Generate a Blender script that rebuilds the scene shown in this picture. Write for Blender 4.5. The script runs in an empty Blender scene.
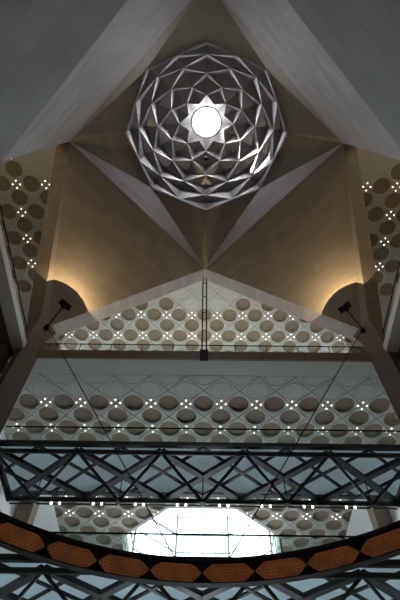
import bpy, bmesh, math, random
from mathutils import Vector as V, Matrix
random.seed(7)
S = bpy.context.scene
C = S.collection
EYE = 1.6            # heights below are written above eye level; the floor is at z = 0
PI = math.pi

# ------------------------------------------------------------------ materials
def mat(name):
    m = bpy.data.materials.new(name); m.use_nodes = True
    nt = m.node_tree
    b = nt.nodes['Principled BSDF']
    return m, nt, b

def plain(name, col, rough=.6, metal=0., spec=.3, noise=.0, nscale=6.):
    m, nt, b = mat(name)
    b.inputs['Roughness'].default_value = rough
    b.inputs['Metallic'].default_value = metal
    b.inputs['Specular IOR Level'].default_value = spec
    if noise:
        tc = nt.nodes.new('ShaderNodeTexCoord')
        n = nt.nodes.new('ShaderNodeTexNoise'); n.inputs['Scale'].default_value = nscale; n.inputs['Detail'].default_value = 5
        nt.links.new(tc.outputs['UV'], n.inputs['Vector'])
        r = nt.nodes.new('ShaderNodeValToRGB')
        r.color_ramp.elements[0].position = .3; r.color_ramp.elements[1].position = .7
        r.color_ramp.elements[0].color = [c*(1-noise) for c in col]+[1]
        r.color_ramp.elements[1].color = [min(1, c*(1+noise)) for c in col]+[1]
        nt.links.new(n.outputs['Fac'], r.inputs['Fac'])
        nt.links.new(r.outputs['Color'], b.inputs['Base Color'])
    else:
        b.inputs['Base Color'].default_value = list(col)+[1]
    return m

def stone(name, col, bw=2.4, bh=.62, var=.10, mortar=.012):
    """coursed limestone cladding: blocks of slightly different tone with fine joints"""
    m, nt, b = mat(name)
    b.inputs['Roughness'].default_value = .7
    b.inputs['Specular IOR Level'].default_value = .2
    tc = nt.nodes.new('ShaderNodeTexCoord')
    br = nt.nodes.new('ShaderNodeTexBrick')
    br.inputs['Scale'].default_value = 1.
    br.inputs['Brick Width'].default_value = bw
    br.inputs['Row Height'].default_value = bh
    br.inputs['Mortar Size'].default_value = mortar
    br.inputs['Mortar Smooth'].default_value = .3
    br.inputs['Color1'].default_value = [c*(1-var) for c in col]+[1]
    br.inputs['Color2'].default_value = [min(1, c*(1+var*.7)) for c in col]+[1]
    br.inputs['Mortar'].default_value = [c*.72 for c in col]+[1]
    nt.links.new(tc.outputs['UV'], br.inputs['Vector'])
    n = nt.nodes.new('ShaderNodeTexNoise'); n.inputs['Scale'].default_value = .55; n.inputs['Detail'].default_value = 6
    nt.links.new(tc.outputs['UV'], n.inputs['Vector'])
    r = nt.nodes.new('ShaderNodeMapRange')
    r.inputs['From Min'].default_value = .3; r.inputs['From Max'].default_value = .7
    r.inputs['To Min'].default_value = .9; r.inputs['To Max'].default_value = 1.08
    nt.links.new(n.outputs['Fac'], r.inputs['Value'])
    mx = nt.nodes.new('ShaderNodeMix'); mx.data_type = 'RGBA'; mx.blend_type = 'MULTIPLY'
    mx.inputs['Factor'].default_value = 1.
    nt.links.new(br.outputs['Color'], mx.inputs['A'])
    nt.links.new(r.outputs['Result'], mx.inputs['B'])
    nt.links.new(mx.outputs['Result'], b.inputs['Base Color'])
    return m

def emit(name, col, strength):
    m = bpy.data.materials.new(name); m.use_nodes = True
    nt = m.node_tree; nt.nodes.clear()
    o = nt.nodes.new('ShaderNodeOutputMaterial'); e = nt.nodes.new('ShaderNodeEmission')
    e.inputs['Color'].default_value = list(col)+[1]; e.inputs['Strength'].default_value = strength
    nt.links.new(e.outputs[0], o.inputs[0])
    return m

def clear_glass(name, tint=(.95, .98, .98), gloss=.05):
    m = bpy.data.materials.new(name); m.use_nodes = True
    nt = m.node_tree; nt.nodes.clear()
    o = nt.nodes.new('ShaderNodeOutputMaterial')
    t = nt.nodes.new('ShaderNodeBsdfTransparent'); t.inputs['Color'].default_value = list(tint)+[1]
    g = nt.nodes.new('ShaderNodeBsdfGlossy'); g.inputs['Roughness'].default_value = .03
    mx = nt.nodes.new('ShaderNodeMixShader'); mx.inputs[0].default_value = gloss
    nt.links.new(t.outputs[0], mx.inputs[1]); nt.links.new(g.outputs[0], mx.inputs[2])
    nt.links.new(mx.outputs[0], o.inputs[0])
    return m

def frosted(name, col):
    m = bpy.data.materials.new(name); m.use_nodes = True
    nt = m.node_tree; nt.nodes.clear()
    o = nt.nodes.new('ShaderNodeOutputMaterial')
    t = nt.nodes.new('ShaderNodeBsdfTranslucent'); t.inputs['Color'].default_value = list(col)+[1]
    d = nt.nodes.new('ShaderNodeBsdfDiffuse'); d.inputs['Color'].default_value = list(col)+[1]
    mx = nt.nodes.new('ShaderNodeMixShader'); mx.inputs[0].default_value = .03
    nt.links.new(t.outputs[0], mx.inputs[1]); nt.links.new(d.outputs[0], mx.inputs[2])
    nt.links.new(mx.outputs[0], o.inputs[0])
    return m

def lantern(name):
    """perforated bronze screen with an amber lamp behind it"""
    m, nt, b = mat(name)
    b.inputs['Base Color'].default_value = (.05, .03, .02, 1); b.inputs['Metallic'].default_value = .7
    b.inputs['Roughness'].default_value = .5
    tc = nt.nodes.new('ShaderNodeTexCoord')
    v = nt.nodes.new('ShaderNodeTexVoronoi'); v.feature = 'DISTANCE_TO_EDGE'; v.voronoi_dimensions = '2D'
    v.inputs['Scale'].default_value = 9.5; v.inputs['Randomness'].default_value = .45
    nt.links.new(tc.outputs['UV'], v.inputs['Vector'])
    r = nt.nodes.new('ShaderNodeValToRGB')
    e = r.color_ramp.elements
    e[0].position = .04; e[0].color = (.10, .10, .10, 1)
    e[1].position = .10; e[1].color = (1, 1, 1, 1)
    k = e.new(.20); k.color = (.55, .55, .55, 1)
    k = e.new(.27); k.color = (.02, .02, .02, 1)
    nt.links.new(v.outputs['Distance'], r.inputs['Fac'])
    n = nt.nodes.new('ShaderNodeTexNoise'); n.inputs['Scale'].default_value = 2.; 
    nt.links.new(tc.outputs['UV'], n.inputs['Vector'])
    mu = nt.nodes.new('ShaderNodeMath'); mu.operation = 'MULTIPLY'
    nt.links.new(r.outputs['Color'], mu.inputs[0]); nt.links.new(n.outputs['Fac'], mu.inputs[1])
    st = nt.nodes.new('ShaderNodeMath'); st.operation = 'MULTIPLY'; st.inputs[1].default_value = LANTERN
    nt.links.new(mu.outputs[0], st.inputs[0])
    b.inputs['Emission Color'].default_value = (1, .30, .09, 1)
    nt.links.new(st.outputs[0], b.inputs['Emission Strength'])
    return m

LANTERN = .36
M = {}
M['stone'] = stone('honey limestone', (.235, .195, .145))
M['stone_pale'] = stone('pale limestone', (.33, .30, .285))
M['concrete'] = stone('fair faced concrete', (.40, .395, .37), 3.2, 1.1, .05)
M['stone_dark'] = stone('brown limestone', (.22, .18, .135), 1.6, .8, .06)
M['ceil'] = plain('cast concrete panel', (.42, .42, .375), .75, noise=.05, nscale=1.2)
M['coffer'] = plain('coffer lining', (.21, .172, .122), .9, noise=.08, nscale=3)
M['white'] = plain('white plaster', (.78, .80, .80), .8, noise=.02, nscale=.6)
M['grey'] = plain('grey plaster', (.46, .47, .45), .8, noise=.03, nscale=.6)
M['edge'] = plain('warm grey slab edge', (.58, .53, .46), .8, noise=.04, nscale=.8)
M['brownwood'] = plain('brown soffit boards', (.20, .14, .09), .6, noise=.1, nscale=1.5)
M['steel'] = plain('dark green grey steel', (.022, .031, .032), .45, 0, .4)
M['black'] = plain('black metal', (.010, .010, .010), .6, 0, .1)
M['dome'] = plain('dome metal', (.30, .285, .285), .38, .55, .5, noise=.06, nscale=2)
M['rim'] = plain('pale dome rim metal', (.55, .54, .60), .4, .6)
M['glass'] = clear_glass('clear glass')
M['balglass'] = clear_glass('balustrade glass', (.93, .97, .96), .04)
def diffuser(name, clear):
    m = bpy.data.materials.new(name); m.use_nodes = True
    nt = m.node_tree; nt.nodes.clear()
    o = nt.nodes.new('ShaderNodeOutputMaterial')
    a = nt.nodes.new('ShaderNodeBsdfTranslucent'); a.inputs['Color'].default_value = (.95, .97, 1, 1)
    t = nt.nodes.new('ShaderNodeBsdfTransparent')
    mx = nt.nodes.new('ShaderNodeMixShader'); mx.inputs[0].default_value = clear
    nt.links.new(a.outputs[0], mx.inputs[1]); nt.links.new(t.outputs[0], mx.inputs[2])
    nt.links.new(mx.outputs[0], o.inputs[0])
    return m
M['oculus'] = diffuser('etched oculus glass', .6)
M['deckglass'] = frosted('frosted deck glass', (.84, .945, 1))
M['mullion'] = plain('pale window frame', (.16, .19, .21), .5)
M['lamp'] = emit('warm lamp', (1, .86, .76), 5)
M['flood'] = emit('floodlight lens', (1, .74, .42), 30)
M['bronze'] = plain('dark bronze', (.014, .010, .009), .6, .1, .3)
M['lantern'] = lantern('amber pierced screen')
M['floor'] = stone('floor stone', (.34, .31, .27), 1.2, 1.2, .05, .006)

# ------------------------------------------------------------------ mesh building
class MB:
    def __init__(s): s.v = []; s.f = []; s.mi = []
    def poly(s, pts, mi=0):
        b = len(s.v); s.v += [V(p) for p in pts]; s.f.append(tuple(range(b, b+len(pts)))); s.mi.append(mi); return s
    def raw(s, vs, fs, mi=0):
        b = len(s.v); s.v += [V(p) for p in vs]
        for f in fs: s.f.append(tuple(b+i for i in f)); s.mi.append(mi)
        return s
    def box(s, x0, x1, y0, y1, z0, z1, mi=0):
        vs = [(x, y, z) for z in (z0, z1) for y in (y0, y1) for x in (x0, x1)]
        return s.raw(vs, [(0,2,3,1), (4,5,7,6), (0,1,5,4), (2,6,7,3), (0,4,6,2), (1,3,7,5)], mi)
    def bar(s, a, b, w, h, up=(0, 0, 1), mi=0):
        """rectangular bar from a to b, w wide and h high"""
        a = V(a); b = V(b); d = (b-a).normalized(); u = V(up)
        if abs(d.dot(u)) > .98: u = V((0, 1, 0))
        sx = d.cross(u).normalized(); sy = sx.cross(d).normalized()
        vs = [p + sx*i*w/2 + sy*j*h/2 for p in (a, b) for j in (-1, 1) for i in (-1, 1)]
        return s.raw(vs, [(0,2,3,1), (4,5,7,6), (0,1,5,4), (2,6,7,3), (0,4,6,2), (1,3,7,5)], mi)
    def tube(s, a, b, r, n=10, r2=None, mi=0):
        a = V(a); b = V(b); d = (b-a).normalized(); u = V((0, 0, 1)) if abs(d.z) < .9 else V((0, 1, 0))
        sx = d.cross(u).normalized(); sy = sx.cross(d).normalized(); r2 = r if r2 is None else r2
        vs = [a + (sx*math.cos(2*PI*k/n) + sy*math.sin(2*PI*k/n))*r for k in range(n)]
        vs += [b + (sx*math.cos(2*PI*k/n) + sy*math.sin(2*PI*k/n))*r2 for k in range(n)]
        fs = [(k, (k+1) % n, n+(k+1) % n, n+k) for k in range(n)] + [tuple(range(n))[::-1], tuple(range(n, 2*n))]
        return s.raw(vs, fs, mi)
    def prism(s, pts, off, mi=0):
        """closed prism: planar polygon pushed by the vector off"""
        n = len(pts); o = V(off); vs = [V(p) for p in pts] + [V(p)+o for p in pts]
        fs = [tuple(range(n)), tuple(range(2*n-1, n-1, -1))] + [(k, n+k, n+(k+1) % n, (k+1) % n) for k in range(n)]
        return s.raw(vs, fs, mi)
    def build(s, name, mats, parent=None, base=None, fix=True, cut=None):
        """base: origin of the object in eye-level coordinates"""
        if not isinstance(mats, (list, tuple)): mats = [mats]
        o0 = V(base) if base is not None else (parent['_b'] if parent is not None and '_b' in parent else V((0, 0, 0)))
        o0 = V(o0)
        me = bpy.data.meshes.new(name)
        me.from_pydata([v-o0 for v in s.v], [], s.f)
        for m in mats: me.materials.append(m)
        for p, i in zip(me.polygons, s.mi): p.material_index = i
        if fix or cut:
            bm = bmesh.new(); bm.from_mesh(me)
            bmesh.ops.remove_doubles(bm, verts=bm.verts, dist=1e-4)
            if cut: cut(bm)
            if fix: bmesh.ops.recalc_face_normals(bm, faces=bm.faces)
            bm.to_mesh(me); bm.free()
        uv = me.uv_layers.new(name='UVMap')
        for p in me.polygons:
            n = p.normal
            if abs(n.z) > .995: a = V((1, 0, 0)); b = V((0, 1, 0))
            else:
                a = V((0, 0, 1)).cross(n).normalized(); b = n.cross(a)
            for li in p.loop_indices:
                w = me.vertices[me.loops[li].vertex_index].co + o0
                uv.data[li].uv = (w.dot(a), w.dot(b))
        o = bpy.data.objects.new(name, me); C.objects.link(o)
        if parent is not None: o.parent = parent
        else: o.location = o0 + V((0, 0, EYE))
        return o

def centre(mb):
    xs = [v.x for v in mb.v]; ys = [v.y for v in mb.v]; zs = [v.z for v in mb.v]
    return ((min(xs)+max(xs))/2, (min(ys)+max(ys))/2, min(zs))

def tag(o, label, cat, group=None):
    o['label'] = label; o['category'] = cat
    if group: o['group'] = group
    return o
def struct(name, mb, m, label=None, cut=None, fix=True):
    o = mb.build(name, m, None, centre(mb), cut=cut, fix=fix); o['kind'] = 'structure'
    if label: tag(o, label, name.split('_')[0])
    return o
def thing(name, base, label, cat, group=None):
    o = bpy.data.objects.new(name, None); C.objects.link(o)
    o.empty_display_size = .2
    o.location = V(base) + V((0, 0, EYE)); BASE[o.name] = V(base)
    return tag(o, label, cat, group)
BASE = {}
def part(name, mb, m, root, base=None, fix=True, under=None):
    b = BASE[root.name]
    o = mb.build(name, m, root, b, fix=fix)
    if under is not None: o.parent = under       # a sub-part
    return o
def single(name, mb, m, label, cat, group=None, thick=None):
    o = mb.build(name, m, None, centre(mb), fix=thick is None)
    if thick:
        md = o.modifiers.new('thickness', 'SOLIDIFY'); md.thickness = thick; md.offset = -1
    return tag(o, label, cat, group)
ORD = ['first', 'second', 'third', 'fourth', 'fifth', 'sixth', 'seventh', 'eighth', 'ninth', 'tenth', 'eleventh', 'twelfth',
       'thirteenth', 'fourteenth', 'fifteenth', 'sixteenth', 'seventeenth', 'eighteenth', 'nineteenth', 'twentieth']

# ------------------------------------------------------------------ camera
ALPHA, FPX = math.radians(30.8), 482.
cam = bpy.data.objects.new('camera', bpy.data.cameras.new('camera')); C.objects.link(cam)
cam.data.sensor_fit = 'VERTICAL'; cam.data.sensor_height = 36; cam.data.lens = 36*FPX/600
cam.data.clip_end = 500
cam.matrix_world = (Matrix.Translation((0, 0, EYE)) @ Matrix.Rotation(PI-ALPHA, 4, 'X')
                    @ Matrix.Rotation(math.radians(.55), 4, 'Y') @ Matrix.Rotation(math.radians(.55), 4, 'Z'))
S.camera = cam
CI = cam.matrix_world.inverted()
def inview(p, mg=25):
    q = CI @ (V(p)+V((0, 0, EYE)))
    if q.z > -.1: return False
    x = 200+FPX*q.x/-q.z; y = 300-FPX*q.y/-q.z
    return -mg < x < 400+mg and -mg < y < 600+mg
def pix(p):
    q = CI @ (V(p)+V((0, 0, EYE)))
    return 200+FPX*q.x/-q.z, 300-FPX*q.y/-q.z

# ------------------------------------------------------------------ key heights and plan
HS = 36.0            # square opening under the dome
HD = 39.3            # dome base
CY = 8.1             # dome axis
H1, H2 = 36.9, 23.6  # upper and middle gallery ceilings
PT = 2.3             # coffer pitch
W_, E_, N_, S_ = V((-9.95, CY, HS)), V((9.95, CY, HS)), V((0, 18.4, HS)), V((0, -1.75, HS))
SPR = 27.1           # spring of the arches on the north piers
NWP, NEP = V((-10.68, 18.4, SPR)), V((10.68, 18.4, SPR))

# ------------------------------------------------------------------ dome
RB = 6.32
def ring_r(px, h): return px*RB/84*h/HD
rings = {'A0': (84, HD), 'B0': (77.6, HD), 'A1': (70, 40.45), 'B1': (61, 41.0), 'A2': (50.5, 41.65),
         'B2': (39, 42.2), 'A3': (28, 42.75), 'B3': (19.5, 43.2)}
def dp(key, k):
    """k counts eighths; A nodes on the octagon's corners, B nodes half way between"""
    px, h = rings[key]; r = ring_r(px, h)
    a = PI/2 - (k + (.5 if key[0] == 'B' else 0))*PI/4
    return V((r*math.cos(a), CY+r*math.sin(a), h))
dome = thing('dome', (0, CY, HD), 'faceted grey metal dome with a round bright oculus at its top', 'dome')
facet = MB()
def rhomb(o, l, i, r, lift=.01, f=.32):
    m = o.lerp(i, f); m.z = i.z + lift*(o-i).length
    facet.poly([o, l, m]); facet.poly([o, m, r]); facet.poly([l, i, m]); facet.poly([i, r, m])
for k in range(8):
    rhomb(dp('A0', k), dp('B0', k-1), dp('A1', k), dp('B0', k), .02)
    rhomb(dp('B0', k), dp('A1', k), dp('B1', k), dp('A1', k+1), .03)
    rhomb(dp('A1', k), dp('B1', k-1), dp('A2', k), dp('B1', k))
    rhomb(dp('B1', k), dp('A2', k), dp('B2', k), dp('A2', k+1))
    rhomb(dp('A2', k), dp('B2', k-1), dp('A3', k), dp('B2', k))
    rhomb(dp('B2', k), dp('A3', k), dp('B3', k), dp('A3', k+1))
    # last band: from the A3 / B3 nodes to the oculus
    ro, ho = ring_r(15, 43.5), 43.5
    def oc(t): 
        a = PI/2 - t*PI/4
        return V((ro*math.cos(a), CY+ro*math.sin(a), ho))
    facet.poly([dp('A3', k), dp('B3', k-1), oc(k-.5), oc(k)])
    facet.poly([dp('A3', k), oc(k), oc(k+.5), dp('B3', k)])
sh = part('shell', facet, M['dome'], dome, fix=False)
md = sh.modifiers.new('thickness', 'SOLIDIFY'); md.thickness = .06; md.offset = 1
rim = MB()
for k in range(8):
    a, b = dp('A0', k), dp('A0', k+1)
    rim.bar(a, b, .12, .22)
part('rim', rim, M['rim'], dome)
ro = ring_r(15, 43.5)
ofr = MB(); n = 32
for k in range(n):
    a0, a1 = 2*PI*k/n, 2*PI*(k+1)/n
    def q(r, a, z): return (r*math.cos(a), CY+r*math.sin(a), z)
    for (r0, z0), (r1, z1) in (((ro+.02, 43.47), (ro-.04, 43.45)), ((ro-.04, 43.45), (ro-.04, 43.8)), ((ro-.04, 43.8), (ro+.25, 43.8)), ((ro+.25, 43.8), (ro+.25, 43.47)), ((ro+.25, 43.47), (ro+.02, 43.47))):
        ofr.poly([q(r0, a0, z0), q(r0, a1, z0), q(r1, a1, z1), q(r1, a0, z1)])
oframe = part('oculus_frame', ofr, M['rim'], dome)
og = MB(); og.poly([(ro*math.cos(2*PI*k/n), CY+ro*math.sin(2*PI*k/n), 43.7) for k in range(n)])
part('oculus_glass', og, M['oculus'], dome, fix=False, under=oframe)
det = thing('dome_fitting', (0, 10.75, 41.75), 'small round dark fitting hanging among the dome facets just below the oculus', 'fitting')
d1 = MB(); d1.tube((0, 10.75, 41.55), (0, 10.75, 41.75), .19, 16); part('housing', d1, M['bronze'], det)
d2 = MB(); d2.tube((0, 10.75, 41.5), (0, 10.75, 41.55), .12, 16, .13); part('lens', d2, M['black'], det)
d3 = MB(); d3.tube((0, 10.75, 41.75), (0, 10.75, 42.35), .03, 8); part('stem', d3, M['bronze'], det)

# ------------------------------------------------------------------ stone planes between dome and piers
A = [dp('A0', k) for k in range(8)]      # 0 north, 1 north-east, 2 east ...
def panel(name, polys, m, label, cat, thick=.35):
    mb = MB()
    c = V((0, 5, 0))
    for p in polys:
        p = [V(q) for q in p]
        nrm = (p[1]-p[0]).cross(p[2]-p[0])
        if nrm.dot(c-p[0]) < 0: p = p[::-1]      # front faces the hall
        mb.poly(p)
    o = mb.build(name, m, None, centre(mb), fix=False)
    md = o.modifiers.new('thickness', 'SOLIDIFY'); md.thickness = thick; md.offset = -1
    return tag(o, label, cat)
panel('pendentive', [[N_, A[7], A[0]], [N_, A[0], A[1]]], M['stone'], 'brown stone triangle between dome rim and the peak of the upper lit arch', 'pendentive')
panel('pendentive', [[E_, A[1], A[2]], [E_, A[2], A[3]]], M['stone'], 'brown stone triangle against the right side of the dome rim', 'pendentive')
panel('pendentive', [[S_, A[3], A[4]], [S_, A[4], A[5]]], M['stone'], 'brown stone triangle above the dome rim at the top of the picture', 'pendentive')
panel('pendentive', [[W_, A[5], A[6]], [W_, A[6], A[7]]], M['stone'], 'brown stone triangle against the left side of the dome rim', 'pendentive')
panel('squinch', [[W_, N_, A[7]]], M['stone_pale'], 'narrow pale mauve stone triangle touching the dome rim at lower left', 'squinch')  # lighter stone puts the light on this upright facet into its colour
panel('squinch', [[N_, E_, A[1]]], M['stone_pale'], 'narrow pale mauve stone triangle touching the dome rim at lower right', 'squinch')  # light on this facet put into the colour here too
panel('squinch', [[E_, S_, A[3]]], M['stone'], 'thin stone sliver touching the dome rim at upper right', 'squinch')
panel('squinch', [[S_, W_, A[5]]], M['stone'], 'thin stone sliver touching the dome rim at upper left', 'squinch')
panel('vault_panel', [[W_, N_, NWP], [W_, NWP, V((-10.98, 17.5, 27.3))]], M['stone'], 'large brown stone triangle lit by the floodlight on the left pillar', 'vault panel')
panel('vault_panel', [[E_, N_, NEP], [E_, NEP, V((10.98, 17.5, 27.3))]], M['stone'], 'large brown stone triangle lit by the floodlight on the right pillar', 'vault panel')
HL = 23.65
SW1, SS1, SE1 = V((-10.02, 6.3, HL)), V((0, -3.8, HL)), V((10.02, 6.3, HL))
SWP, SEP = V((-10.6, -2.2, 19.5)), V((10.6, -2.2, 19.5))
panel('slanted_wall', [[W_, S_, SS1, SW1]], M['stone_pale'], 'pale grey slanting stone band at upper left beside the dome', 'slanted wall')
panel('slanted_wall', [[E_, S_, SS1, SE1]], M['stone_pale'], 'pale grey slanting stone band at upper right beside the dome', 'slanted wall')
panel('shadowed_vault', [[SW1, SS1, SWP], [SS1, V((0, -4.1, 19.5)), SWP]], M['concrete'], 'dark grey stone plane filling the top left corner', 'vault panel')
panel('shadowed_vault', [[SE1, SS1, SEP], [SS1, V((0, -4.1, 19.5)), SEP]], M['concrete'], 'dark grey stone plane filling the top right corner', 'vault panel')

# ------------------------------------------------------------------ arch walls (their sloping soffits frame the gallery openings)
TH = 1.05
w = MB(); w.prism([(-12.2, 18.4, SPR-1.3), NWP, N_, NEP, (12.2, 18.4, SPR-1.3), (12.2, 18.4, 38.2), (-12.2, 18.4, 38.2)], (0, TH, 0))
struct('wall_north', w, M['stone_pale'], 'pale stone gable strip edging the bright coffered ceiling behind the arch')
def side_wall(s):
    x = s*9.95
    w = MB()
    w.prism([(s*11.0, 18.4, SPR-.6), (s*10.98, 17.5, 27.3), (x, CY, HS), (s*10.02, 6.3, HL), (s*10.6, -2.2, 19.5), (s*10.6, -4.2, 19.5), (s*10.3, -4.2, 38.2), (s*10.9, 18.4, 38.2)], (s*.92, 0, 0))
    return w
struct('wall_west', side_wall(-1), M['stone'], 'brown stone edge strip beside the left coffered ceiling')
struct('wall_east', side_wall(1), M['stone'], 'brown stone edge strip beside the right coffered ceiling')

# ------------------------------------------------------------------ coffered ceilings
NS = 32
def ceiling(name, x0, x1, y0, y1, h, ox, oy, blank, label, hole=None):
    """diamond panels; each holds a round coffer, or only an incised circle where blank() says so"""
    mb = MB()
    kx0, kx1 = int(math.floor((x0-ox)/PT))-1, int(math.ceil((x1-ox)/PT))+1
    ky0, ky1 = int(math.floor((y0-oy)/PT))-1, int(math.ceil((y1-oy)/PT))+1
    def dia(cx, cy, r, z):
        out = []
        for k in range(NS):
            a = 2*PI*k/NS; c, s_ = math.cos(a), math.sin(a); t = r/(abs(c)+abs(s_))
            out.append((cx+t*c, cy+t*s_, z))
        return out
    def cir(cx, cy, r, z): return [(cx+r*math.cos(2*PI*k/NS), cy+r*math.sin(2*PI*k/NS), z) for k in range(NS)]
    for kx in range(kx0, kx1+1):
        for ky in range(ky0, ky1+1):
            for off in (0, .5):
                cx, cy = ox+(kx+off)*PT, oy+(ky+off)*PT
                hp = PT/2
                if cx+hp < x0 or cx-hp > x1 or cy+hp < y0 or cy-hp > y1: continue
                if hole and hole(cx, cy, -1.1): continue
                b = blank(cx, cy)
                loops = [dia(cx, cy, hp, h+.06), dia(cx, cy, hp-.03, h+.06), dia(cx, cy, hp-.036, h)]
                if b:
                    loops += [cir(cx, cy, .70, h), cir(cx, cy, .69, h+.03), cir(cx, cy, .665, h+.03), cir(cx, cy, .655, h)]
                    mats = [0]*6 + [0]
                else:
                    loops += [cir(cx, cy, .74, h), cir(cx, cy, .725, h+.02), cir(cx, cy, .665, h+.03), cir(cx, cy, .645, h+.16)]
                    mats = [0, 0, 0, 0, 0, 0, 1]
                base = len(mb.v)
                for l in loops: mb.v += [V(p) for p in l]
                for j in range(len(loops)-1):
                    for k in range(NS):
                        k2 = (k+1) % NS
                        mb.f.append((base+j*NS+k, base+j*NS+k2, base+(j+1)*NS+k2, base+(j+1)*NS+k)); mb.mi.append(mats[j])
                j = len(loops)-1
                mb.f.append(tuple(base+j*NS+k for k in range(NS))); mb.mi.append(mats[-1])
    # slab above, so that no sky shows through
    def cut(bm):
        for co, no in (((x0, 0, 0), (-1, 0, 0)), ((x1, 0, 0), (1, 0, 0)), ((0, y0, 0), (0, -1, 0)), ((0, y1, 0), (0, 1, 0))):
            g = bm.verts[:]+bm.edges[:]+bm.faces[:]
            bmesh.ops.bisect_plane(bm, geom=g, plane_co=V(co)-V(org), plane_no=no, clear_outer=True)
        if hole:
            for co, no in OCT_PLANES:
                g = bm.verts[:]+bm.edges[:]+bm.faces[:]
                bmesh.ops.bisect_plane(bm, geom=g, plane_co=V(co)-V(org), plane_no=no)
            dead = []
            for f in bm.faces:
                c = f.calc_center_median()+V(org)
                if hole(c.x, c.y, .001): dead.append(f)
            bmesh.ops.delete(bm, geom=dead, context='FACES')
    org = centre(mb)
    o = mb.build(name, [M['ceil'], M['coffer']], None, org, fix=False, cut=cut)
    o['kind'] = 'structure'
    tag(o, label, 'ceiling')
    return o

# octagonal glazed lantern cut through the middle ceiling
OC, AP = (0, 38.95), 6.25
OCT_PLANES = []
for k in range(8):
    a = k*PI/4
    OCT_PLANES.append(((OC[0]+AP*math.cos(a), OC[1]+AP*math.sin(a), 0), (math.cos(a), math.sin(a), 0)))
def inoct(x, y, d=0):
    """inside by more than d (negative: even outside by less than -d is not counted)"""
    for co, no in OCT_PLANES:
        if (x-co[0])*no[0]+(y-co[1])*no[1] > -abs(d): return False
    return True
def oct_hole(x, y, d):
    if d < 0:  # whole cell well inside
        return all((x-co[0])*no[0]+(y-co[1])*no[1] < d for co, no in OCT_PLANES)
    return inoct(x, y, d)

OY1, OY2 = 21.3, 21.97
def bl1(x, y): return y < 20.6 or (y < 21.6 and abs(x) < 2.6) or (y < 22.6 and abs(x) < 1.4)
def bl2(x, y): return y < 21.3 or abs(x) > 12.7
def blw(x, y): return y > 21.2 or abs(x) < 12.0 or (abs(x) < 12.7 and abs(y-CY) < 2.6) or (abs(x) < 13.8 and abs(y-CY) < 1.4)
ceiling('ceiling_north', -13.7, 13.7, 18.4+TH, 31.5, H1, 0, OY1, bl1, 'bright coffered ceiling with round recesses seen through the gable arch')
ceiling('ceiling_middle', -13.6, 13.6, 19.62, 39.4, H2, 0, OY2, bl2, 'grey green coffered ceiling with round recesses above the upper footbridge', hole=oct_hole)
OYW = 11.6
ceiling('ceiling_west', -22, -9.95-TH, -4.2, 18.4+TH, H1, -13.68, OYW, blw, 'brown coffered ceiling with round recesses at the left edge')
ceiling('ceiling_east', 9.95+TH, 22, -4.2, 18.4+TH, H1, 13.68, OYW, blw, 'brown coffered ceiling with round recesses at the right edge')
ceiling('ceiling_corner_west', -22, -13.7, 18.4+TH, 27, H1, -13.68, OYW, blw, 'plain corner of the brown ceiling behind the left pillar')
ceiling('ceiling_corner_east', 13.7, 22, 18.4+TH, 27, H1, 13.68, OYW, blw, 'plain corner of the brown ceiling behind the right pillar')
# roof over them
r = MB(); r.box(-23, -11.1, -5, 28, 37.6, 38.2); struct('roof_west', r, M['grey'])
r = MB(); r.box(11.1, 23, -5, 28, 37.6, 38.2); struct('roof_east', r, M['grey'])
r = MB(); r.box(-14.4, 14.4, 19.5, 32.3, 37.6, 38.2); struct('roof_north', r, M['grey'])

# lamp clusters at the panel corners
lamp_me = None
def lamp_cluster(p, label, group):
    global lamp_me
    root = thing('recessed_light', p, label, 'light', group)
    for dx, dy in ((.29, 0), (-.29, 0), (0, .29), (0, -.29)):
        if lamp_me is None:
            mb = MB(); mb.tube((0, 0, -.02), (0, 0, .03), .04, 10)
            o = mb.build('lamp', M['lamp'], None, (0, 0, 0)); lamp_me = o.data
        else:
            o = bpy.data.objects.new('lamp', lamp_me); C.objects.link(o)
        o.parent = root; o.location = (dx, dy, 0)
def vis_mid(p):
    return not inoct(p[0], p[1]) and not oct_hole(p[0], p[1], .3)
def rows(ox, oy, h, ky_range, kx_range, blank, test, where, group, order):
    allp = []
    for ky in ky_range:
        y = oy+ky*PT
        row = []
        for kx in kx_range:
            x = ox+(kx+.5)*PT
            if blank(x-PT/2, y) and blank(x+PT/2, y): continue
            p = (x, y, h-.02)
            if inview(p, 14) and test(p): row.append(p)
        if row: allp.append(row)
    for ri, row in enumerate(allp):
        row.sort(key=lambda p: pix(p)[0])
        for ci, p in enumerate(row):
            lamp_cluster(p, 'four lamp ceiling light, %s from left, %s lamp row, %s' % (ORD[ci], order(ri, len(allp)), where), group)
from_top = lambda i, n: ORD[i]+' highest'
def hid_n(p):  # behind the gable
    x, y = abs(p[0])/p[2]*SPR, p[1]
    t = 19.45/p[1]                      # where the sight line crosses the wall's back face
    return p[2]*t < HS-(abs(p[0])*t)*(HS-SPR)/10.68-.05
rows(0, OY1, H1, range(0, 3), range(-6, 6), bl1, hid_n, 'bright gable ceiling', 'lamp clusters of the bright upper ceiling', from_top)
rows(0, OY2, H2, range(0, 6), range(-7, 7), bl2, lambda p: oct_hole(p[0], p[1], -99) is False and not inoct(p[0], p[1], 0) and (abs(p[0]) < 11.1 or p[1] < 28) and abs(p[0]) < 13.4 and pix(p)[1] < 556, 'grey middle ceiling', 'lamp clusters of the middle ceiling', from_top)
def hid_w(p):
    t = 11.0/abs(p[0])
    z = p[2]*t; y = p[1]*t
    return (z < HS-(y-CY)*(HS-SPR)/10.3+.05) if y > CY else z < HS-(CY-y)*(HS-HL)/1.8
rows(-13.68, OYW, H1, range(-4, 5), range(-4, 2), blw, hid_w, 'brown left ceiling', 'lamp clusters of the left ceiling', from_top)
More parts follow.
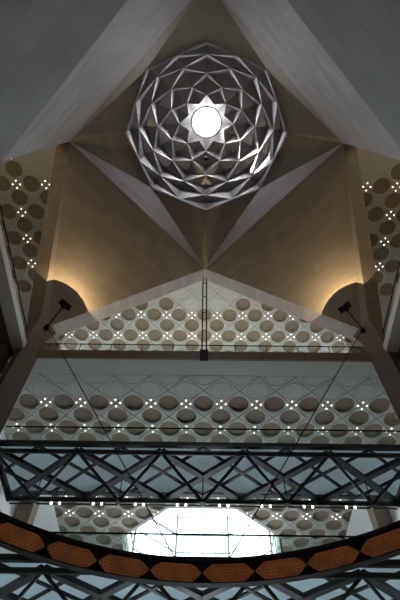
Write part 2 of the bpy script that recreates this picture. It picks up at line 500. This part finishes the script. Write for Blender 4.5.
rows(13.68, OYW, H1, range(-4, 5), range(-3, 4), blw, hid_w, 'brown right ceiling', 'lamp clusters of the right ceiling', from_top)

# ------------------------------------------------------------------ piers, slabs and walls of the galleries
def pier(s, label):
    t = thing('pillar', (s*11.1, 18.4, -EYE), label, 'pillar')
    a, b = V((s*10.3, 18.4, 0)), V((s*11.12, 17.58, 0)); o = V((s*.82, .82, 0))
    m = MB(); m.prism([a+V((0, 0, -EYE)), b+V((0, 0, -EYE)), b+o+V((0, 0, -EYE)), a+o+V((0, 0, -EYE))], (0, 0, 25.3+EYE))
    part('shaft', m, M['stone_dark'], t)
    # flared head that receives the vault panel
    lo = [a+V((0, 0, 25.3)), b+V((0, 0, 25.3)), b+o+V((0, 0, 25.3)), a+o+V((0, 0, 25.3))]
    d = V((s*-.12, -.12, 0))
    hi = [V((s*9.95, 18.55, 26.5))+d*.3, V((s*10.95, 17.5, 27.4)), V((s*12.2, 18.5, 27.4)), V((s*11.2, 19.5, 27.4))]
    m = MB(); m.raw(lo+hi, [(0,1,5,4), (1,2,6,5), (2,3,7,6), (3,0,4,7), (4,5,6,7), (3,2,1,0)])
    part('head', m, M['stone_dark'], t)
    return t
pier(-1, 'tall brown stone pillar leaning into view at left, carrying a floodlight')
pier(1, 'tall brown stone pillar leaning into view at right, carrying a floodlight')

sl = MB(); sl.box(-12.2, 12.2, 18.4, 19.56, H2, H2+.75); struct('ceiling_margin', sl, M['ceil'], 'plain grey border strip in front of the middle coffered ceiling')
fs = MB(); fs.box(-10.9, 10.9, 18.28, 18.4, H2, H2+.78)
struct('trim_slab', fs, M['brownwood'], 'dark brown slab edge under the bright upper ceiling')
sl = MB(); sl.box(-13.6, 13.6, 19.6, 32.4, H2+.6, H2+.8); struct('floor_gallery', sl, M['floor'])
# balustrade of the upper gallery
bal = thing('balustrade', (0, 18.5, H2+.78), 'glass balustrade with thin dark handrail below the bright upper ceiling', 'balustrade')
m = MB(); m.tube((-10.5, 18.5, 25.3), (10.5, 18.5, 25.3), .035, 8); part('handrail', m, M['black'], bal)
m = MB(); m.box(-10.5, 10.5, 18.48, 18.5, H2+.78, 25.26); part('glass_panel', m, M['balglass'], bal)
for k in range(-5, 6):
    if k: m = MB(); m.box(k*2-.02, k*2+.02, 18.5, 18.54, H2+.78, 25.28); part('post', m, M['black'], bal)
# twin rod mast
mast = thing('mast', (0, 18.1, 23.4), 'pair of slim vertical black rods standing under the gable peak', 'mast')
for sx in (-1, 1):
    m = MB(); m.tube((sx*.14, 18.15, 23.4), (sx*.14, 18.15, 33.6), .045, 8); m.tube((sx*.14, 18.15, 33.6), (sx*.14, 18.15, 34.1), .045, 8, .008)
    part('rod', m, M['black'], mast)
m = MB(); m.box(-.26, .26, 18.08, 18.28, 23.4, 24.3); part('bracket', m, M['black'], mast)
for z in (26.5, 28.7, 30.9, 33.0):
    m = MB(); m.box(-.14, .14, 18.13, 18.17, z, z+.05); part('spacer', m, M['black'], mast)
# small floor uplighters behind the balustrade
for s, side in ((-1, 'left'), (1, 'right')):
    b = (s*8.55, 18.95, H2+.8)
    u = thing('uplighter', b, 'small floor lamp behind the glass balustrade, at the %s end of the gallery' % side, 'lamp')
    m = MB(); m.tube((s*8.55, 18.95, H2+.8), (s*8.55, 18.95, H2+.95), .16, 12); part('base', m, M['black'], u)
    m = MB(); m.tube((s*8.55, 18.95, H2+.95), (s*8.35, 18.95, H2+1.5), .13, 12, .15); part('head', m, M['steel'], u)
# side galleries
for s, nm in ((-1, 'west'), (1, 'east')):
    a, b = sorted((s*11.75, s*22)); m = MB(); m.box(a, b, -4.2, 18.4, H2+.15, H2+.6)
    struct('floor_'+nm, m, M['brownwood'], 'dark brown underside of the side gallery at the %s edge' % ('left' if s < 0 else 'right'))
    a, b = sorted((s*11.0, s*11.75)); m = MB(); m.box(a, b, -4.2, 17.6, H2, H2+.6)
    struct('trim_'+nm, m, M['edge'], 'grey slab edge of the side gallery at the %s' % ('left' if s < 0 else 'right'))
    rl = thing('balustrade', (s*11.15, 6, H2+.6), 'glass balustrade with dark handrail on the %s side gallery' % ('left' if s < 0 else 'right'), 'balustrade')
    m = MB(); m.tube((s*11.15, -4, 24.95), (s*11.15, 17.2, 24.95), .04, 8); part('handrail', m, M['black'], rl)
    a, b = sorted((s*11.14, s*11.16)); m = MB(); m.box(a, b, -4, 17.2, H2+.6, 24.92); part('glass_panel', m, M['balglass'], rl)
    a, b = sorted((s*11.95, s*22.4)); m = MB(); m.box(a, b, 17.4, 18.3, -EYE, H2+.1)
    struct('wall_corner_'+nm, m, M['stone_dark'])
    a, b = sorted((s*22, s*22.6)); m = MB(); m.box(a, b, -4.2, 27.6, -EYE, 37.6); struct('wall_outer_'+nm, m, M['stone'])
    # landings the footbridges run into
    for h, lv in ((17.1, 'upper'), (10.8, 'lower')):
        a, b = sorted((s*11.35, s*14.4)); m = MB(); m.box(a, b, 19.3, 39.4, h, h+.7)
        struct('landing_'+nm+'_'+lv, m, M['white'], 'white underside of the landing at the %s end of the %s footbridge' % ('left' if s < 0 else 'right', lv))
    a, b = sorted((s*13.7, s*14.4)); m = MB(); m.box(a, b, 18.3, 39.4, -EYE, H2+.6); struct('wall_bay_'+nm, m, M['white'])
    a, b = sorted((s*13.7, s*22.6)); m = MB(); m.box(a, b, 27, 27.6, H2+.6, 37.6); struct('wall_far_'+nm, m, M['stone'])
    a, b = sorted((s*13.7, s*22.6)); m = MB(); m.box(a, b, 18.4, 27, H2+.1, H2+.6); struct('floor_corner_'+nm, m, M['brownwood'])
    m = MB(); a, b = sorted((s*12.45, s*13.6)); m.box(a, b, 31.2, 32.3, 17.8, H2)
    single('column', m, M['stone_dark'], 'brown square column behind the %s end of the upper footbridge' % ('left' if s < 0 else 'right'), 'column')
    m = MB(); a, b = sorted((s*11.45, s*13.6)); m.box(a, b, 28.5, 39.4, H2-.06, H2-.005)
    struct('trim_ceiling_'+nm, m, M['white'], 'plain white ceiling border at the %s of the middle ceiling' % ('left' if s < 0 else 'right'))
    a, b = sorted((s*6.3, s*14.4)); m = MB(); m.box(a, b, 39.4, 40.0, -EYE, 37.6); struct('wall_window_'+nm, m, M['white'], 'white wall beside the tall window at the %s' % ('left' if s < 0 else 'right'))
m = MB(); m.box(-13.7, -6, 31.5, 32.2, H2+.8, 37.6); m.box(6, 13.7, 31.5, 32.2, H2+.8, 37.6); m.box(-6, 6, 31.5, 32.2, 35.5, 37.6); struct('wall_gallery', m, M['white'])
m = MB(); m.box(-23, 23, -4.9, -4.2, -EYE, 38.2); struct('wall_south', m, M['stone_pale'])
m = MB(); m.box(-23, 23, -5, 47, -EYE-.4, -EYE); struct('floor', m, M['floor'])

# ------------------------------------------------------------------ tall bay window / lantern
OV = []
Rv = AP/math.cos(PI/8)
for k in range(8):
    a = PI/8 + k*PI/4
    OV.append((OC[0]+Rv*math.cos(a), OC[1]+Rv*math.sin(a)))
TOPW = 36.0
win = bpy.data.objects.new('window_1', None); C.objects.link(win); win['kind'] = 'structure'
win.location = (OC[0], OC[1], 0); BASE[win.name] = V((OC[0], OC[1], -EYE))
tag(win, 'tall faceted glass bay window glowing white with daylight', 'window')
for k in range(8):
    (xa, ya), (xb, yb) = OV[k], OV[(k+1) % 8]
    north = min(ya, yb) > 39.4 or (max(ya, yb) > 40)      # facets reaching the ground
    z0 = -EYE if north else H2+.9
    g = MB(); g.poly([(xa, ya, z0), (xb, yb, z0), (xb, yb, TOPW), (xa, ya, TOPW)])
    part('pane', g, M['glass'], win, fix=False)
    f = MB()
    f.box(xa-.1, xa+.1, ya-.1, ya+.1, z0, TOPW)
    part('mullion', f, M['mullion'], win)
    f = MB()
    for j in (1, 2, 3):
        t = j/4; x = xa+(xb-xa)*t; y = ya+(yb-ya)*t
        f.box(x-.03, x+.03, y-.03, y+.03, z0, TOPW)
    part('glazing_bar', f, M['mullion'], win)
    f = MB(); z = 29.6
    while z > z0: 
        f.bar((xa, ya, z), (xb, yb, z), .08, .26 if abs(z-29.6) < .1 else .12); z -= 1.9
    z = 31.5
    while z < TOPW+.1: f.bar((xa, ya, z), (xb, yb, z), .08, .12); z += 1.9
    part('transom', f, M['mullion'], win)
g = MB(); g.poly([(x, y, TOPW) for x, y in OV]); part('roof_glass', g, M['glass'], win, fix=False)
f = MB()
for k in range(8): f.bar((OV[k][0], OV[k][1], TOPW), (OC[0], OC[1], TOPW), .06, .1)
part('roof_bar', f, M['mullion'], win)
# frame round the hole in the middle ceiling
f = MB()
for k in (3, 4, 5, 6, 7):
    (xa, ya), (xb, yb) = OV[k], OV[(k+1) % 8]
    if k == 3: ya, yb = max(ya, yb), min(ya, yb)
    ya, yb = min(ya, 39.4), min(yb, 39.4)
    d = V((xb-xa, yb-ya, 0)); 
    if d.length < .1: continue
    nrm = V((d.y, -d.x, 0)).normalized()
    if nrm.dot(V((xa-OC[0], ya-OC[1], 0))) < 0: nrm = -nrm
    p = [V((xa, ya, H2-.04)), V((xb, yb, H2-.04)), V((xb, yb, H2-.04))+nrm*.28, V((xa, ya, H2-.04))+nrm*.28]
    f.prism(p, (0, 0, .95))
struct('trim_lantern', f, M['ceil'], 'pale grey frame round the opening of the white window')

# ------------------------------------------------------------------ footbridges
YN, YF = 19.85, 23.75
MODL = 4.39
def bridge(h, label, lampname):
    b = thing('footbridge', (0, (YN+YF)/2, h), label, 'footbridge')
    X = MODL*2.5; ym = (YN+YF)/2
    st = M['steel']
    m = MB(); m.box(-X, X, YN+.05, YF-.05, h+.42, h+.5); part('glass_deck', m, M['deckglass'], b)
    for y in (YN, YF):
        m = MB(); m.tube((-X, y, h), (X, y, h), .13, 12); part('chord', m, st, b)
        m = MB(); m.box(-X, X, y-.16, y+.06 if y == YN else y+.12, h+.36, h+.62); part('edge_beam', m, st, b)
    for sx in (-1, 1):
        m = MB(); m.bar((sx*X, YN, h+.05), (sx*X, YF, h+.05), .22, .3); part('end_beam', m, st, b)
    for k in range(5):
        cx = (k-2)*MODL; L = MODL/2
        low = V((cx, ym, h-1.5))
        for sa in (-1, 1):
            m = MB(); m.bar((cx-sa*L, YN, h+.1), (cx+sa*L, YF, h+.1+.01*sa), .33, .24); part('diagonal', m, st, b)
            for y in (YN, YF):
                m = MB(); m.tube((cx+sa*L, y, h), low, .085, 10); part('strut', m, st, b)
        m = MB(); m.tube((cx, ym, h+.1), low, .028, 8); part('hanger', m, st, b)
        m = MB(); m.tube(low+V((0, 0, -.1)), low+V((0, 0, .12)), .16, 12); part('node', m, st, b)
    for k in range(6):
        cx = (k-2.5)*MODL; L = MODL/2
        for sa in (-1, 1):
            x0, x1, y0, y1 = cx-sa*L, cx+sa*L, YN, YF
            if abs(x0) > X+.01: x0, y0 = cx, ym
            if abs(x1) > X+.01: x1, y1 = cx, ym
            m = MB(); m.bar((x0, y0, h+.36), (x1, y1, h+.36-.01*sa), .16, .10); part('deck_brace', m, st, b)
    # bottom chord with its row of small lamps
    XL = X-.85
    m = MB(); m.tube((-XL, ym, h-1.5), (XL, ym, h-1.5), .085, 12); part('bottom_chord', m, st, b)
    m = MB(); m.bar((-XL, ym+.30, h-1.5), (XL, ym+.30, h-1.5), .07, .07); rail = part('lamp_rail', m, st, b)
    for sx in (-1, 1):
        for y in (YN, YF):
            m = MB(); m.tube((sx*X, y, h), (sx*XL, ym, h-1.5), .12, 10); part('end_strut', m, st, b)
    for k in range(-2, 3):
        cx = k*MODL
        m = MB(); m.box(cx-.05, cx+.05, ym, ym+.32, h-1.56, h-1.44); part('rail_bracket', m, M['edge'], b, under=rail)
    for k in range(10):
        cx = (k-4.5)*MODL/2
        if abs(cx) > XL-.3: continue
        for sx in (-.22, .22):
            m = MB(); m.tube((cx+sx, ym+.2, h-1.58), (cx+sx, ym+.2, h-1.46), .06, 10); part('lamp', m, M['lamp'], b, under=rail)
    m = MB(); m.tube((-X, YN-.05, h+1.68), (X, YN-.05, h+1.68), .04, 8); part('handrail', m, M['black'], b)
    m = MB(); m.box(-X, X, YN-.06, YN-.04, h+.62, h+1.66); part('balustrade_glass', m, M['balglass'], b)
    m = MB(); m.tube((-X, YF+.05, h+1.68), (X, YF+.05, h+1.68), .04, 8); part('handrail', m, M['black'], b)
    m = MB(); m.box(-X, X, YF+.04, YF+.06, h+.62, h+1.66); part('balustrade_glass', m, M['balglass'], b)
    return b
bridge(17.6, 'upper footbridge seen from below, dark steel truss under a frosted glass deck', 'upper')
bridge(11.3, 'lower footbridge at the bottom edge behind the ring, dark steel truss under glass', 'lower')

# ------------------------------------------------------------------ ring chandelier
RC, RR, RH0, RH1 = 5.9, 9.85, 8.62, 9.46
ch = thing('ring_chandelier', (0, RC, RH0), 'huge dark bronze ring chandelier with amber pierced lantern panels', 'chandelier')
def rp(a, r, z): return V((r*math.sin(a), RC+r*math.cos(a), z))
prof = [(RR, RH0+.05), (RR, RH1-.12), (RR-.05, RH1-.1), (RR-.05, RH1), (RR+.22, RH1), (RR+.22, RH0), (RR-.05, RH0), (RR-.05, RH0+.04)]
m = MB(); n = 144
for k in range(n):
    a0, a1 = 2*PI*k/n, 2*PI*(k+1)/n
    for j in range(len(prof)):
        (r0, z0), (r1, z1) = prof[j], prof[(j+1) % len(prof)]
        m.poly([rp(a0, r0, z0), rp(a1, r0, z0), rp(a1, r1, z1), rp(a0, r1, z1)])
part('frame', m, M['bronze'], ch)
STEP = 2*PI/36
for k in range(36):
    a = (k+.5)*STEP
    zc = RH0+.34; hh = .285
    m = MB()
    # curved strip between the upper and lower outline
    cols = [-.485, -.40, -.30, -.2, -.07, .07, .2, .30, .40, .485]
    def hgt(u):
        u = abs(u)
        if u <= .301: return 1.
        if u <= .40: return 1-(u-.30)/.10*.45
        return .55-(u-.40)/.085*.53
    for u0, u1 in zip(cols[:-1], cols[1:]):
        q = [rp(a+u0*STEP, RR-.02, zc-hgt(u0)*hh), rp(a+u1*STEP, RR-.02, zc-hgt(u1)*hh), rp(a+u1*STEP, RR-.02, zc+hgt(u1)*hh), rp(a+u0*STEP, RR-.02, zc+hgt(u0)*hh)]
        m.poly(q)
    o = part('lantern_panel', m, M['lantern'], ch)
    uvl = o.data.uv_layers[0]
    for p in o.data.polygons:
        for li in p.loop_indices:
            wv = o.data.vertices[o.data.loops[li].vertex_index].co
            uvl.data[li].uv = (math.atan2(wv.x, wv.y)*RR+k*.37, wv.z)
    md = o.modifiers.new('thickness', 'SOLIDIFY'); md.thickness = .03; md.offset = 0
    # flat cross plates between the panels
    m = MB(); a = k*STEP
    m.bar(rp(a-.07*STEP, RR-.02, zc-.3), rp(a+.07*STEP, RR-.02, zc+.3), .06, .03)
    m.bar(rp(a+.07*STEP, RR-.02, zc-.3), rp(a-.07*STEP, RR-.02, zc+.3), .06, .03)
    part('cross_plate', m, M['bronze'], ch)
for s, side in ((-1, 'left'), (1, 'right')):
    m = MB(); m.tube((s*10.33, 17.95, 26.3), (s*.87, RC+RR+.1, RH1-.02), .022, 8)
    single('cable', m, M['black'], 'thin dark cable slanting from the %s pillar head down to the ring chandelier' % side, 'cable')

# ------------------------------------------------------------------ floodlights on the pillar heads
FLOOD = 1600
for s, side in ((-1, 'left'), (1, 'right')):
    foot = V((s*10.45, 17.95, 26.4)); head = V((s*9.47, 16.95, 27.5))
    f = thing('floodlight', foot, 'black floodlight on a slim arm at the %s pillar head' % side, 'floodlight')
    m = MB(); m.tube(foot, head, .05, 10); part('arm', m, M['black'], f)
    m = MB(); m.tube(foot-V((0, 0, .15)), foot+V((0, 0, .12)), .16, 12); part('mount', m, M['black'], f)
    # plane of the vault panel
    nrm = (N_-W_).cross(NWP-W_).normalized()
    if nrm.z > 0: nrm = -nrm
    nrm = V((-s*nrm.x, nrm.y, nrm.z)) if s > 0 else nrm
    if s > 0: nrm = V((-abs(nrm.x), nrm.y, nrm.z))
    else: nrm = V((abs(nrm.x), nrm.y, nrm.z))
    down = (NWP-(W_+N_)/2) if s < 0 else (NEP-(E_+N_)/2)
    down = (down - nrm*down.dot(nrm)).normalized()
    ax = (-nrm*math.cos(math.radians(14)) + down*math.sin(math.radians(14))).normalized()   # towards the wall
    side_v = nrm.cross(down).normalized()
    lp = head - ax*.155
    m = MB(); m.bar(head-side_v*.44-ax*.2, head+side_v*.44-ax*.2, .42, .03, up=ax); shd = part('shade', m, M['black'], f)
    # two gear boxes, and an added black disc shading a dark arc on the wall
    for q in (-.22, .22):
        c = head + side_v*q - ax*.28
        m = MB(); m.bar(c-side_v*.2, c+side_v*.2, .38, .12, up=ax); part('gear_box', m, M['black'], f, under=shd)
    m = MB(); m.tube(head-ax*.05, head-ax*.03, .235, 28); sdisc = part('shadow_disc', m, M['black'], f)
    m = MB(); m.tube(head-ax*.19, head-ax*.172, .03, 8); part('lamp_holder', m, M['black'], f, under=shd)
    l = bpy.data.lights.new('floodlight_lamp', 'SPOT'); l.energy = FLOOD; l.color = (1, .74, .44); l.shadow_soft_size = 0; l.spot_size = math.radians(172); l.spot_blend = .25
    lo = bpy.data.objects.new('floodlight_lamp', l); C.objects.link(lo); lo.parent = f; lo.location = lp - foot
    lo.rotation_euler = (ax-down*.8).to_track_quat('-Z', 'Y').to_euler()

# ------------------------------------------------------------------ light
def area(name, loc, sx, sy, power, col, aim):
    l = bpy.data.lights.new(name, 'AREA'); l.shape = 'RECTANGLE'; l.size = sx; l.size_y = sy; l.energy = power; l.color = col
    o = bpy.data.objects.new(name, l); C.objects.link(o); o.location = V(loc)+V((0, 0, EYE))
    o.rotation_euler = V(aim).to_track_quat('-Z', 'Y').to_euler()
    return o
# unseen area lights added on the upper gallery floors to brighten the coffered ceilings
area('gallery_ceiling_fill', (0, 23.5, H2+1.1), 18, .2, 380, (1, .90, .74), (0, -.1, 1))
area('gallery_ceiling_fill', (-15, 2.5, H2+1.1), .2, 12, 1000, (1, .80, .56), (0, .2, 1))
area('gallery_ceiling_fill', (15, 2.5, H2+1.1), .2, 12, 1000, (1, .80, .56), (0, .2, 1))

# area light added under the oculus glass to strengthen its daylight
l = bpy.data.lights.new('oculus_fill', 'AREA'); l.shape = 'DISK'; l.size = 2*ro-.1; l.energy = 480; l.color = (.92, .94, 1)
o = bpy.data.objects.new('oculus_fill', l); C.objects.link(o); o.location = (0, CY, 43.52+EYE)

W = bpy.data.worlds.new('daylight'); S.world = W; W.use_nodes = True
bg = W.node_tree.nodes['Background']
bg.inputs['Color'].default_value = (.87, .94, 1, 1); bg.inputs['Strength'].default_value = 6.5
sun = bpy.data.lights.new('sun', 'SUN'); sun.energy = 120; sun.angle = math.radians(.6); sun.color = (1, .97, .92)
so = bpy.data.objects.new('sun', sun); C.objects.link(so)
so.rotation_euler = V((5.45, 3.2, -3.5)).to_track_quat('-Z', 'Y').to_euler()

S.view_settings.view_transform = 'Standard'; S.view_settings.look = 'None'
S.view_settings.exposure = -.3; S.view_settings.gamma = 1; S.view_settings.use_curve_mapping = False
S.cycles.max_bounces = 10; S.cycles.diffuse_bounces = 6; S.cycles.transparent_max_bounces = 16
S.cycles.use_denoising = True
S.cycles.use_light_tree = False
